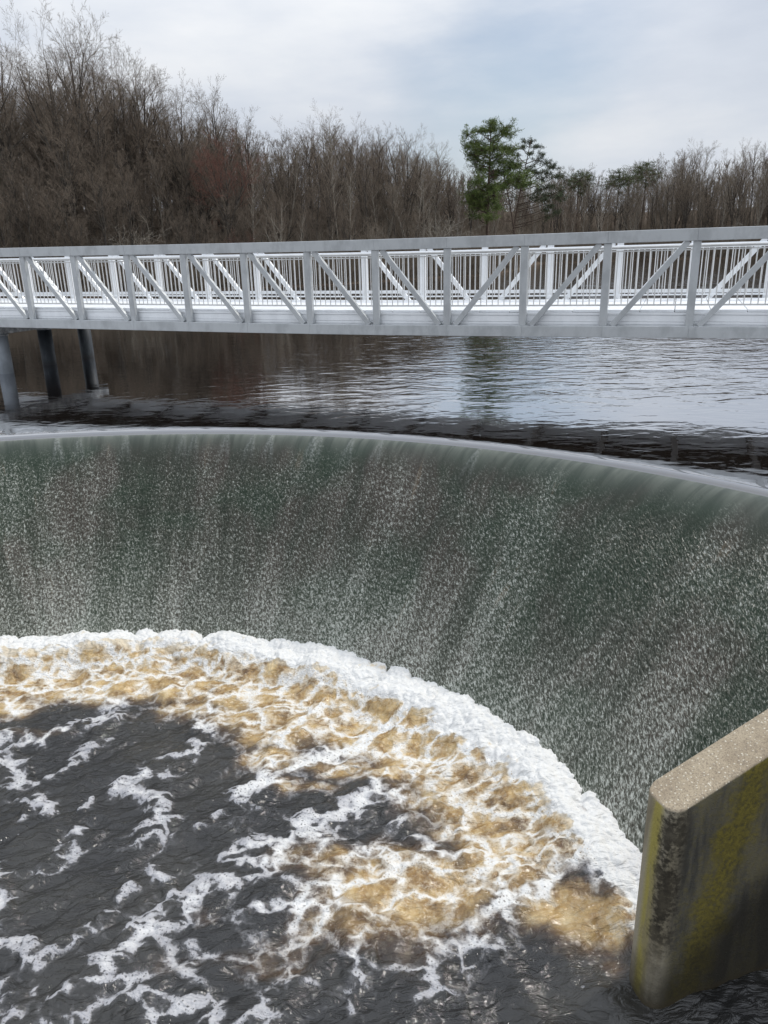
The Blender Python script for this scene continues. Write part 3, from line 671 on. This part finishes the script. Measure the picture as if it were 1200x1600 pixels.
def needles(name, c1, c2, c3):
    m = Mat(name); co = m.coord('Object'); a = m.noise(co, 1.1, 3, .6); b = m.noise(co, 7, 2, .6)
    m.set(Base_Color=m.mix(m.ss(b, .35, .65), m.mix(m.ss(a, .4, .6), c1, c2), c3), Roughness=.7, Specular_IOR_Level=.3); return m.m
M_needle = needles('pine_needles', (.075, .115, .030), (.155, .195, .050), (.105, .148, .040))
M_needle2 = needles('dark_pine_needles', (.035, .052, .026), (.068, .085, .038), (.05, .066, .03))
M_needle3 = needles('far_pine_needles', (.060, .085, .035), (.105, .130, .050), (.08, .10, .04))

class Twigs:
    """many tapering three-sided segments, turned into one mesh at the end"""
    def __init__(s): s.a = []; s.b = []; s.ra = []; s.rb = []
    def seg(s, a, b, ra, rb): s.a.append(a); s.b.append(b); s.ra.append(ra); s.rb.append(rb)
    def poly(s, pts, r0, r1):
        n = len(pts)-1
        for i in range(n): s.seg(pts[i], pts[i+1], r0+(r1-r0)*i/n, r0+(r1-r0)*(i+1)/n)
    def mesh(s, name, k=3):
        A = np.array(s.a, float); B = np.array(s.b, float); ra = np.array(s.ra)[:, None]; rb = np.array(s.rb)[:, None]
        d = B-A; d /= np.linalg.norm(d, axis=1)[:, None]+1e-9
        ref = np.where(np.abs(d[:, 2:3]) < .9, np.array([[0, 0, 1.]]), np.array([[1., 0, 0]]))
        u = np.cross(d, ref); u /= np.linalg.norm(u, axis=1)[:, None]; v = np.cross(d, u)
        V = []
        for P_, r_ in((A, ra), (B, rb)):
            for j in range(k):
                t = 2*math.pi*j/k; V.append(P_+r_*(math.cos(t)*u+math.sin(t)*v))
        V = np.stack(V, 1).reshape(-1, 3); base = np.arange(len(A))[:, None]*2*k
        F = np.concatenate([base+np.array([[j, (j+1) % k, k+(j+1) % k, k+j]]) for j in range(k)], 0)
        return np_mesh(name, V, F, True)
def rot_about(d, ang, roll, rng):
    d = d/np.linalg.norm(d); r = np.array([0, 0, 1.]) if abs(d[2]) < .9 else np.array([1., 0, 0])
    u = np.cross(d, r); u /= np.linalg.norm(u); v = np.cross(d, u)
    return d*math.cos(ang)+math.sin(ang)*(math.cos(roll)*u+math.sin(roll)*v)
LIMBS = [None]
def grow(tw, p, d, L, r, rng, level, maxlev, wig=.12, up=.10, n_kids=(5, 6, 5, 4), ang=(.75, .7, .65, .6), tip=.25, kid=.55, minr=.007):
    n = 4 if level < 2 else 3; pts = [p]; dd = d/np.linalg.norm(d)
    for i in range(n):
        dd = dd+rng.normal(0, wig, 3)+np.array([0, 0, up]); dd /= np.linalg.norm(dd)
        pts.append(pts[-1]+dd*L/n)
    r1 = max(r*tip, minr); (LIMBS[0] if (r > .030 and LIMBS[0] is not None) else tw).poly(pts, r, r1)
    if level >= maxlev: return
    k = n_kids[min(level, len(n_kids)-1)]; k = max(2, int(k+rng.randint(-1, 2))); roll = rng.uniform(0, 6.28)
    for j in range(k):
        f = .25+.75*(j+rng.uniform(.1, .9))/k; i = min(int(f*n), n-1); q_ = pts[i]+(pts[i+1]-pts[i])*(f*n-i)
        ax = pts[i+1]-pts[i]; roll += 2.4+rng.uniform(-.5, .5)
        nd = rot_about(ax, ang[min(level, 3)]*rng.uniform(.6, 1.25), roll, rng)
        rr_ = max((r+(r1-r)*f)*rng.uniform(.45, .7), minr)
        grow(tw, q_, nd, L*kid*rng.uniform(.7, 1.25)*(1.15-.45*f), rr_, rng, level+1, maxlev, wig*1.1, up, n_kids, ang, tip, kid, minr)
def bare_tree(seed, form):
    """unit: about 17 m tall; returns trunk mesh, crown mesh, height"""
    rng = np.random.RandomState(seed); T_, K = Twigs(), Twigs(); H = 17.0; LIMBS[0] = T_
    if form == 'broad':      # old forest tree, trunk parts into rising limbs low down
        p = np.zeros(3); d = np.array([0, 0, 1.]); pts = [p.copy()]; th_ = rng.uniform(.28, .42)*H
        for i in range(6): d = d+rng.normal(0, .045, 3); d[2] = 1; d /= np.linalg.norm(d); p = p+d*th_/6; pts.append(p)
        T_.poly([pts[0]-np.array([0, 0, .6])]+pts, .30, .20)
        nl = rng.randint(3, 6); roll = rng.uniform(0, 6)
        for j in range(nl):
            roll += 6.28/nl+rng.uniform(-.4, .4); a = rng.uniform(.18, .48) if j else .06
            dd = np.array([math.cos(roll)*math.sin(a), math.sin(roll)*math.sin(a), math.cos(a)])
            st = pts[-1]-(pts[-1]-pts[-3])*rng.uniform(0, .7)
            grow(K, st, dd, (H-th_)*rng.uniform(.7, 1.0)*(1 if j else 1.05), .17, rng, 0, 4, .06, .03, (11, 7, 6, 5), (.66, .66, .62, .6), .16, .42, .0042)
        for j in range(4):   # crooked low limbs
            f = rng.uniform(.35, .9); st = pts[int(f*6)]; ro = rng.uniform(0, 6.28)
            grow(K, st, np.array([math.cos(ro), math.sin(ro), .35]), rng.uniform(2.5, 5.), .06, rng, 1, 4, .20, .03, (6, 6, 6, 5), (.8, .7, .7, .7), .2, .5, .005)
    elif form == 'slim':     # forest-grown: long straight pole, narrow crown
        p = np.zeros(3); d = np.array([0, 0, 1.]); pts = [p.copy()]; N_ = 12
        for i in range(N_): d = d+rng.normal(0, .035, 3); d[2] = 1; d /= np.linalg.norm(d); p = p+d*H*.94/N_; pts.append(p)
        T_.poly([pts[0]-np.array([0, 0, .6])]+pts[:7], .17, .11); T_.poly(pts[6:], .11, .015)
        roll = rng.uniform(0, 6)
        for j in range(24):
            f = .30+.68*(j/24)**.9; i = min(int(f*N_), N_-1); st = pts[i]+(pts[i+1]-pts[i])*(f*N_-i); roll += 2.4+rng.uniform(-.5, .5)
            a = rng.uniform(.45, .85)*(1.1-.4*f); dd = np.array([math.cos(roll)*math.sin(a), math.sin(roll)*math.sin(a), math.cos(a)])
            grow(K, st, dd, H*.22*(1.2-.75*f)*rng.uniform(.7, 1.2)*(1.25 if f > .5 else .7), .058*(1.2-.7*f)+.012, rng, 1, 4, .09, .045, (5, 6, 5, 4), (.62, .62, .6, .6), .2, .48, .0045)
    elif form == 'fork':     # two or three stems from the base
        for s_i in range(rng.randint(2, 4)):
            ro = rng.uniform(0, 6.28); p = np.zeros(3); d = np.array([math.cos(ro)*.16, math.sin(ro)*.16, 1.]); pts = [p.copy()]
            Hs = H*rng.uniform(.75, .96)
            for i in range(8): d = d+rng.normal(0, .05, 3); d[2] = 1; d /= np.linalg.norm(d); p = p+d*Hs/8; pts.append(p)
            T_.poly([pts[0]-np.array([0, 0, .6])]+pts[:5], .13, .08); T_.poly(pts[4:], .08, .012); roll = rng.uniform(0, 6)
            for j in range(14):
                f = .32+.66*j/14; i = min(int(f*8), 7); st = pts[i]+(pts[i+1]-pts[i])*(f*8-i); roll += 2.4
                a = rng.uniform(.4, .8); dd = np.array([math.cos(roll)*math.sin(a), math.sin(roll)*math.sin(a), math.cos(a)])
                grow(K, st, dd, H*.17*rng.uniform(.7, 1.3)*(1.2-.6*f), .042, rng, 1, 4, .09, .05, (6, 6, 6, 5), (.65, .65, .6, .6), .2, .52, .005)
    elif form == 'shrub':    # many-stemmed thicket bush, 4 m
        H = 4.0
        for s_i in range(9):
            ro = rng.uniform(0, 6.28); a = rng.uniform(.1, .75); d = np.array([math.cos(ro)*math.sin(a), math.sin(ro)*math.sin(a), math.cos(a)])
            q0 = np.array([rng.normal(0, .3), rng.normal(0, .3), -.2]); b0 = q0+d*1.0; T_.poly([q0, b0], .028, .022)
            grow(K, b0, d, H*.75*rng.uniform(.6, 1.1), .022, rng, 1, 3, .2, .03, (7, 7, 6, 5), (.7, .8, .8, .8), .25, .5, .006)
    tm, km = T_.mesh(form+'_trunk', 6), K.mesh(form+'_crown', 3)
    top_ = max(v.co.z for v in km.vertices); return tm, km, top_
protos = {}
for f_, seeds in(('broad', (1, 2, 3, 4, 5)), ('slim', (11, 12, 13, 14, 15)), ('fork', (21, 22, 23)), ('shrub', (31, 32, 33))):
    protos[f_] = []
    for sd in seeds:
        tm, km, hz = bare_tree(sd, f_); protos[f_].append((tm, km, hz))
variants = {}
def mesh_variant(me, mat):
    k_ = (me.name, mat.name)
    if k_ not in variants:
        c = me.copy(); c.materials.clear(); c.materials.append(mat); variants[k_] = c
    return variants[k_]
rng = np.random.RandomState(77)
def plant(form, idx, x, y, h, name, label, cat, group=None, bk=None, tw=None, spread=1.0):
    tm, km, hz = protos[form][idx % len(protos[form])]; z = float(ground_h(np.array(x), np.array(y)))
    r = empty(name, (x, y, z), rng.uniform(0, 6.28)); s_ = h/hz; r.scale = (s_*spread, s_*spread, s_)
    link('trunk', mesh_variant(tm, bk or M_bark), None, r); link('crown', mesh_variant(km, tw or M_twig), None, r)
    tag(r, label, cat, group); return r
# skyline of the wood: bearing -> tangent of the elevation of the tree tops
SKY = [(-60, -10), (0, -5), (70, -10), (110, 30), (150, 12), (190, 60), (240, 95), (285, 125), (325, 112), (360, 140), (400, 168), (430, 178), (480, 156), (520, 146), (570, 172), (620, 180), (680, 200), (720, 232),
       (760, 250), (830, 262), (880, 247), (960, 250), (1040, 232), (1080, 216), (1130, 232), (1170, 212), (1200, 210), (1260, 205)]
sa = []; se = []
for (x, y) in SKY: r_ = ray(x, y); sa.append(math.degrees(math.atan2(r_[0], r_[1]))); se.append(r_[2]/math.hypot(r_[0], r_[1]))
def sky_t(a): return float(np.interp(a, sa, se))
def az_of(px, py=250): r_ = ray(px, py); return math.degrees(math.atan2(r_[0], r_[1]))
def pos(a, t): r_ = float(shore_r(a))+t; return r_*math.sin(R_(a)), r_*math.cos(R_(a)), r_
def h_to_sky(x, y, r_, a, f=1.0, py=None, px=None):
    t = sky_t(a) if py is None else (lambda q_: q_[2]/math.hypot(q_[0], q_[1]))(ray(px, py))
    return (t*r_-float(ground_h(np.array(x), np.array(y))))*f
# named trees: (px, py top, depth behind the bank, form, idx, label, spread)
NAMED = [(150, 12, 9, 'broad', 0, 'tallest bare tree, a wide fan of rising limbs that tops the wood on the left', .95),
         (55, -14, 7, 'broad', 1, 'very tall bare tree at the left edge, its crown cut by the frame', .9),
         (325, 110, 12, 'broad', 2, 'bare tree whose airy rounded crown stands clear above the red budded tree', .8),
         (235, 92, 9, 'broad', 3, 'tall bare tree with crooked arms just right of the tallest fan shaped tree', .85),
         (505, 145, 13, 'broad', 4, 'highest rounded crown in the even middle stretch of bare trees', .8),
         (1172, 210, 16, 'broad', 1, 'dark wide crowned bare tree rising at the right end of the wood', .75),
         (1080, 214, 18, 'broad', 2, 'pale bare crown standing highest on the far bank, midway from the pines to the edge', .75)]
for px, py, t, f_, ix, lb, spd in NAMED:
    a = az_of(px, py); x, y, r_ = pos(a, t); plant(f_, ix, x, y, h_to_sky(x, y, r_, a, 1, py, px), 'bare_tree', lb, 'tree', None, M_bark, M_twig, spd)
# red budded tree
a = az_of(350, 220); x, y, r_ = pos(a, 3.5); plant('broad', 3, x, y, h_to_sky(x, y, r_, a, 1, 195, 350), 'red_budded_tree', 'tree with reddish budding twigs in front of the grey bare wood', 'tree', None, M_bark, M_red, .95)
a = az_of(372, 320); x, y, r_ = pos(a, 1.8); plant('shrub', 1, x, y, 4.2, 'red_budded_shrub', 'low reddish twiggy shrub on the bank under the red budded tree', 'shrub', None, M_bark, M_red, 1.2)
# pale crooked shrubs at the water
for px, hgt, lb in((205, 5.2, 'pale crooked bare shrub at the lake edge below the tallest tree'), (680, 5.5, 'pale twiggy shrub on the bank just left of the green pine'), (1150, 5.0, 'pale twiggy shrub at the foot of the far right wood')):
    a = az_of(px, 330); x, y, r_ = pos(a, 1.2); plant('shrub', int(px), x, y, hgt, 'bare_shrub', lb, 'shrub', None, M_pale, M_pale, 1.3)
for i, px in enumerate((15, 95, 128, 192, 215, 268, 292, 385, 440, 565, 640)):
    a = az_of(px); x, y, r_ = pos(a, 8+5*((i*7) % 5)/4); plant('broad', i*3+1, x, y, h_to_sky(x, y, r_, a, .97 if i % 2 else 1.0), 'bare_tree',
        'tall grey bare tree crowded among others on the left bank' if a < -9.5 else 'slender bare tree in the even stand left of the green pine', 'tree',
        'tall grey bare trees crowding the left bank' if a < -9.5 else 'slender bare trees of the middle bank', M_bark, M_twig, .95)
# the rest of the wood
GR = [(-90, -9.5, 'tall grey bare trees crowding the left bank', 'tall grey bare tree crowded among others on the left bank'),
      (-9.5, 7.6, 'slender bare trees of the middle bank', 'slender bare tree in the even stand left of the green pine'),
      (7.6, 90, 'distant bare trees on the far right bank', 'small distant bare tree on the far bank right of the pines')]
count = 0
for row, (t0, t1, fr0, fr1, n_) in enumerate([(1, 3, .35, .66, 56), (3.5, 7, .55, .85, 60), (8, 13, .72, .96, 52), (14, 21, .80, 1.0, 46), (22, 34, .84, .99, 40)]):
    for i in range(n_):
        a = -30+60*(i+rng.uniform(.1, .9))/n_
        t = rng.uniform(t0, t1)
        if 6.2 < a < 11.0 and row < 2: continue
        x, y, r_ = pos(a, t); f = rng.uniform(fr0, fr1)
        f *= .86 if a < -9 else .95 if a < 7 else 1.0; h_ = h_to_sky(x, y, r_, a, f)
        if h_ < 4: continue
        if a < -9: fm = rng.choice(['broad', 'slim', 'fork'], p=[.38, .34, .28])
        elif a < 7.6: fm = rng.choice(['broad', 'slim', 'fork'], p=[.10, .52, .38])
        else: fm = rng.choice(['broad', 'slim', 'fork'], p=[.25, .50, .25])
        g_ = [q_ for q_ in GR if q_[0] <= a < q_[1]][0]
        pale = rng.rand() < (.15 if a < -9 else .30)
        plant(fm, rng.randint(9), x, y, h_, 'bare_tree', g_[3], 'tree', g_[2], M_pale if pale else M_bark, M_ptwig if (pale or a > 7) and rng.rand() < .7 else M_twig, rng.uniform(.8, 1.15) if fm != 'broad' else rng.uniform(.75, 1.0))
        count += 1
for i in range(46):
    a = -29+58*(i+rng.uniform(.1, .9))/46; x, y, r_ = pos(a, rng.uniform(.4, 3.0))
    plant('shrub', rng.randint(9), x, y, rng.uniform(2.2, 4.4), 'bare_shrub', 'brown twiggy shrub in the low thicket along the bank', 'shrub', 'twiggy shrubs lining the far bank', M_bark, M_twig if rng.rand() < .6 else M_ptwig, rng.uniform(.9, 1.4))
# wood beyond: reads as one mass
def wood_mass():
    r2 = np.random.RandomState(5); tw = Twigs()
    for i in range(1000):
        a = r2.uniform(-34, 34); t = r2.uniform(16, 60); x, y, r_ = pos(a, t)
        z = float(ground_h(np.array(x), np.array(y))); h_ = (sky_t(a)*r_-z)*r2.uniform(.40, .74)*(1.2 if a > 8 else 1); k_ = h_/17
        p = np.array([x, y, z]); top_ = p+np.array([r2.normal(0, .5), r2.normal(0, .5), h_])
        tw.poly([p, (p+top_)/2+r2.normal(0, .15, 3), top_], .15*k_, .02)
        for j in range(30):
            f = r2.uniform(.25, 1); q_ = p+(top_-p)*f; ro = r2.uniform(0, 6.28); a2 = r2.uniform(.3, .8); L_ = h_*.16*(1.3-f)*r2.uniform(.6, 1.3)
            d = np.array([math.cos(ro)*math.sin(a2), math.sin(ro)*math.sin(a2), math.cos(a2)]); e_ = q_+d*L_; tw.seg(q_, e_, .03, .012)
            for l in range(5):
                s_ = q_+(e_-q_)*r2.uniform(.3, 1); tw.seg(s_, s_+(d+r2.normal(0, .45, 3))*L_*.5, .014, .007)
    o = link('far_wood', tw.mesh('far_wood', 3), M_twig); tag(o, 'mass of bare trees filling the depth of the wood behind the bank', 'wood', None, 'stuff')
    tw = Twigs()
    for i in range(60000):
        a = r2.uniform(-34, 34); t = r2.uniform(.1, 6.3)**2; x, y, r_ = pos(a, t); z = float(ground_h(np.array(x), np.array(y)))-.1
        q_ = np.array([x, y, z]); L_ = r2.uniform(.6, 2.6)*(1+t/28); d = np.array([r2.normal(0, .35), r2.normal(0, .35), 1.]); e_ = q_+d*L_; tw.seg(q_, e_, .018, .008)
        s_ = q_+(e_-q_)*r2.uniform(.3, .8); tw.seg(s_, s_+(d*.5+r2.normal(0, .5, 3))*L_*.5, .01, .006)
    o = link('undergrowth', tw.mesh('undergrowth', 3), M_ptwig); tag(o, 'tangle of dry stems and saplings covering the bank', 'undergrowth', None, 'stuff')
wood_mass()
# ------------------------------------------------------------------ pines
def pine(px, py_top, t, clumps, lean, name, label, mat, seed, dens=1.0, group=None, limbs=True, tr=.20):
    """clumps: (height fraction, sideways metres, depth metres, half width, half height)"""
    r2 = np.random.RandomState(seed); a = az_of(px, py_top); x, y, r_ = pos(a, t); h_ = h_to_sky(x, y, r_, a, 1, py_top, px)
    z = float(ground_h(np.array(x), np.array(y))); root = empty(name, (x, y, z), -R_(a)); tag(root, label, 'tree', group)
    T_ = Twigs(); pts = []; LIMBS[0] = None
    for i in range(9):
        f = i/8; pts.append(np.array([-lean*(1-f)+.12*math.sin(f*5+seed), .1*math.sin(f*4), h_*f*.97]))
    T_.poly([pts[0]-np.array([0, 0, .6])]+pts, tr, .035)
    tm = T_.mesh('pine_trunk', 8); link('trunk', tm, M_pbark, root)
    K = Twigs(); NV = []; NF = []
    for (f, sx_, sy_, rw, rh) in clumps:
        c = np.array([sx_, sy_, f*h_]); b0 = pts[min(8, int(max(0, f-.05)*8))].copy(); b0[2] = max(1, c[2]-.5-abs(sx_)*.25)
        b0[0] = np.interp(b0[2]/h_, [p_[2]/h_ for p_ in pts], [p_[0] for p_ in pts])
        mid = (b0+c)/2+np.array([0, 0, -.15]); K.poly([b0, mid, c], .055, .02)
        for j in range(int(26*dens*max(.5, rw))):
            v = r2.normal(0, .60, 3)*np.array([rw, rw, rh]); v = np.clip(v, -1.5*np.array([rw, rw, rh]), 1.5*np.array([rw, rw, rh])); tip = c+v
            K.poly([c-v*.2, (c+tip)/2+np.array([0, 0, -.03]), tip], .014, .008)
            for k_ in range(18):          # tufts of needles at and behind the shoot tip
                q0 = tip-v*r2.uniform(0, .35)+r2.normal(0, .09, 3); d = r2.normal(0, 1, 3)+np.array([0, 0, .5]); d /= np.linalg.norm(d)
                sd = np.cross(d, r2.normal(0, 1, 3)); sd /= np.linalg.norm(sd); L_ = r2.uniform(.12, .26); wd = .022
                n0 = len(NV); NV += [q0-sd*wd, q0+sd*wd, q0+d*L_+sd*wd*.3, q0+d*L_-sd*wd*.3]; NF.append((n0, n0+1, n0+2, n0+3))
    if limbs:
        for j in range(16):
            f = r2.uniform(.25, .92); b0 = np.array([np.interp(f, [p_[2]/h_ for p_ in pts], [p_[0] for p_ in pts]), 0, f*h_]); ro = r2.uniform(0, 6.28)
            grow(K, b0, np.array([math.cos(ro), math.sin(ro), r2.uniform(-.1, .4)]), h_*.16*r2.uniform(.5, 1.2), .04, r2, 2, 4, .15, .02, (4, 4, 4, 4), (.7, .7, .7, .7), .2, .5, .008)
    link('branches', K.mesh('pine_branches', 4), M_pbark, root)
    link('needles', np_mesh('pine_needles', np.array(NV), np.array(NF), False), mat, root)
def mk(seed, rows):
    r2 = np.random.RandomState(seed); out = []
    for (f, xs, rw, rh) in rows:
        for x_ in xs: out.append((f+r2.uniform(-.022, .022), x_+r2.uniform(-.2, .2), r2.uniform(-1.3, 1.3), rw*r2.uniform(.65, 1.4), rh*r2.uniform(.8, 1.7)))
    return out
pine(765, 188, 4, mk(1, [(.975, (0, .5), .6, .35), (.93, (-.9, .2, 1.2), .8, .4), (.88, (-1.8, -1.2, .4, 1.3), .8, .4), (.83, (-2, -.9, .5, 1.7), .9, .4), (.78, (-1.5, -.3, .8, 1.9), .9, .4), (.73, (-1.0, 0, 1.2, 2.2), .8, .38),
      (.68, (-.3, .8, 2.0), .9, .35), (.63, (-.5, .6, 1.8, 3.0), .9, .32), (.58, (-1.2, 0, 1.2, 2.4, 3.4), .9, .32), (.53, (-1.4, -.6, .4), .9, .35), (.47, (-1.6, -.8, 0, .7), .9, .38), (.42, (-1.3, -.5, .6), .8, .35), (.36, (-.9, .2), .6, .3)]),
     -.1, 'pine_tree', 'bright green pine standing tallest on the point with layered clumps of needles', M_needle, 3, 1.7)
pine(828, 212, 3.5, mk(2, [(.96, (-.4, .3), .5, .25), (.90, (-.8, .6), .55, .22), (.85, (-1.1, .3, 1.6), .6, .22), (.79, (-1.3, 1.2, 2.2), .7, .3), (.745, (2.9, .2), .7, .3), (.70, (-1.2, 1.0, 2.2), .7, .3), (.66, (3.3, 1.6), .8, .3), (.61, (-.9, 2.6), .8, .3), (.57, (3.7, 1.5), .8, .35),
      (.53, (2.6, .8), .9, .35), (.49, (3.5, 1.9), .9, .35), (.45, (2.7,), .8, .3), (.41, (3.4, 2.0), .7, .3), (.35, (2.6,), .6, .25)]),
     2.0, 'pine_tree', 'thin dark leaning pine with sparse needles to the right of the bright green pine', M_needle2, 9, 1.2, None, True, .15)
pine(788, 262, 5, mk(3, [(.95, (0, .4), .5, .25), (.82, (-.6, .8), .5, .2), (.7, (.9,), .5, .2)]), -1.6, 'pine_tree', 'short slanting pine trunk with few needles between the two big pines', M_needle2, 12, .5, None, True, .13)
for px, py, rw_, lb, sd in((906, 264, 2.1, 'small hazy pine crown nearest the dark leaning pine on the far bank', 21), (968, 264, 2.1, 'pale green pine crown in the middle of the far bank', 22), (1010, 251, 2.3, 'tallest pale green pine crown among the bare trees of the far bank', 23)):
    pine(px, py, 13, mk(sd, [(.97, (0,), rw_*.5, .5), (.92, (-.8, .7), rw_*.7, .6), (.86, (-1.2, 0, 1.2), rw_*.8, .6), (.80, (-1, .6), rw_*.7, .5), (.73, (.5,), rw_*.5, .4)]), 0, 'pine_tree', lb, M_needle3, sd, .9, None, False, .16)
print('trees', count)
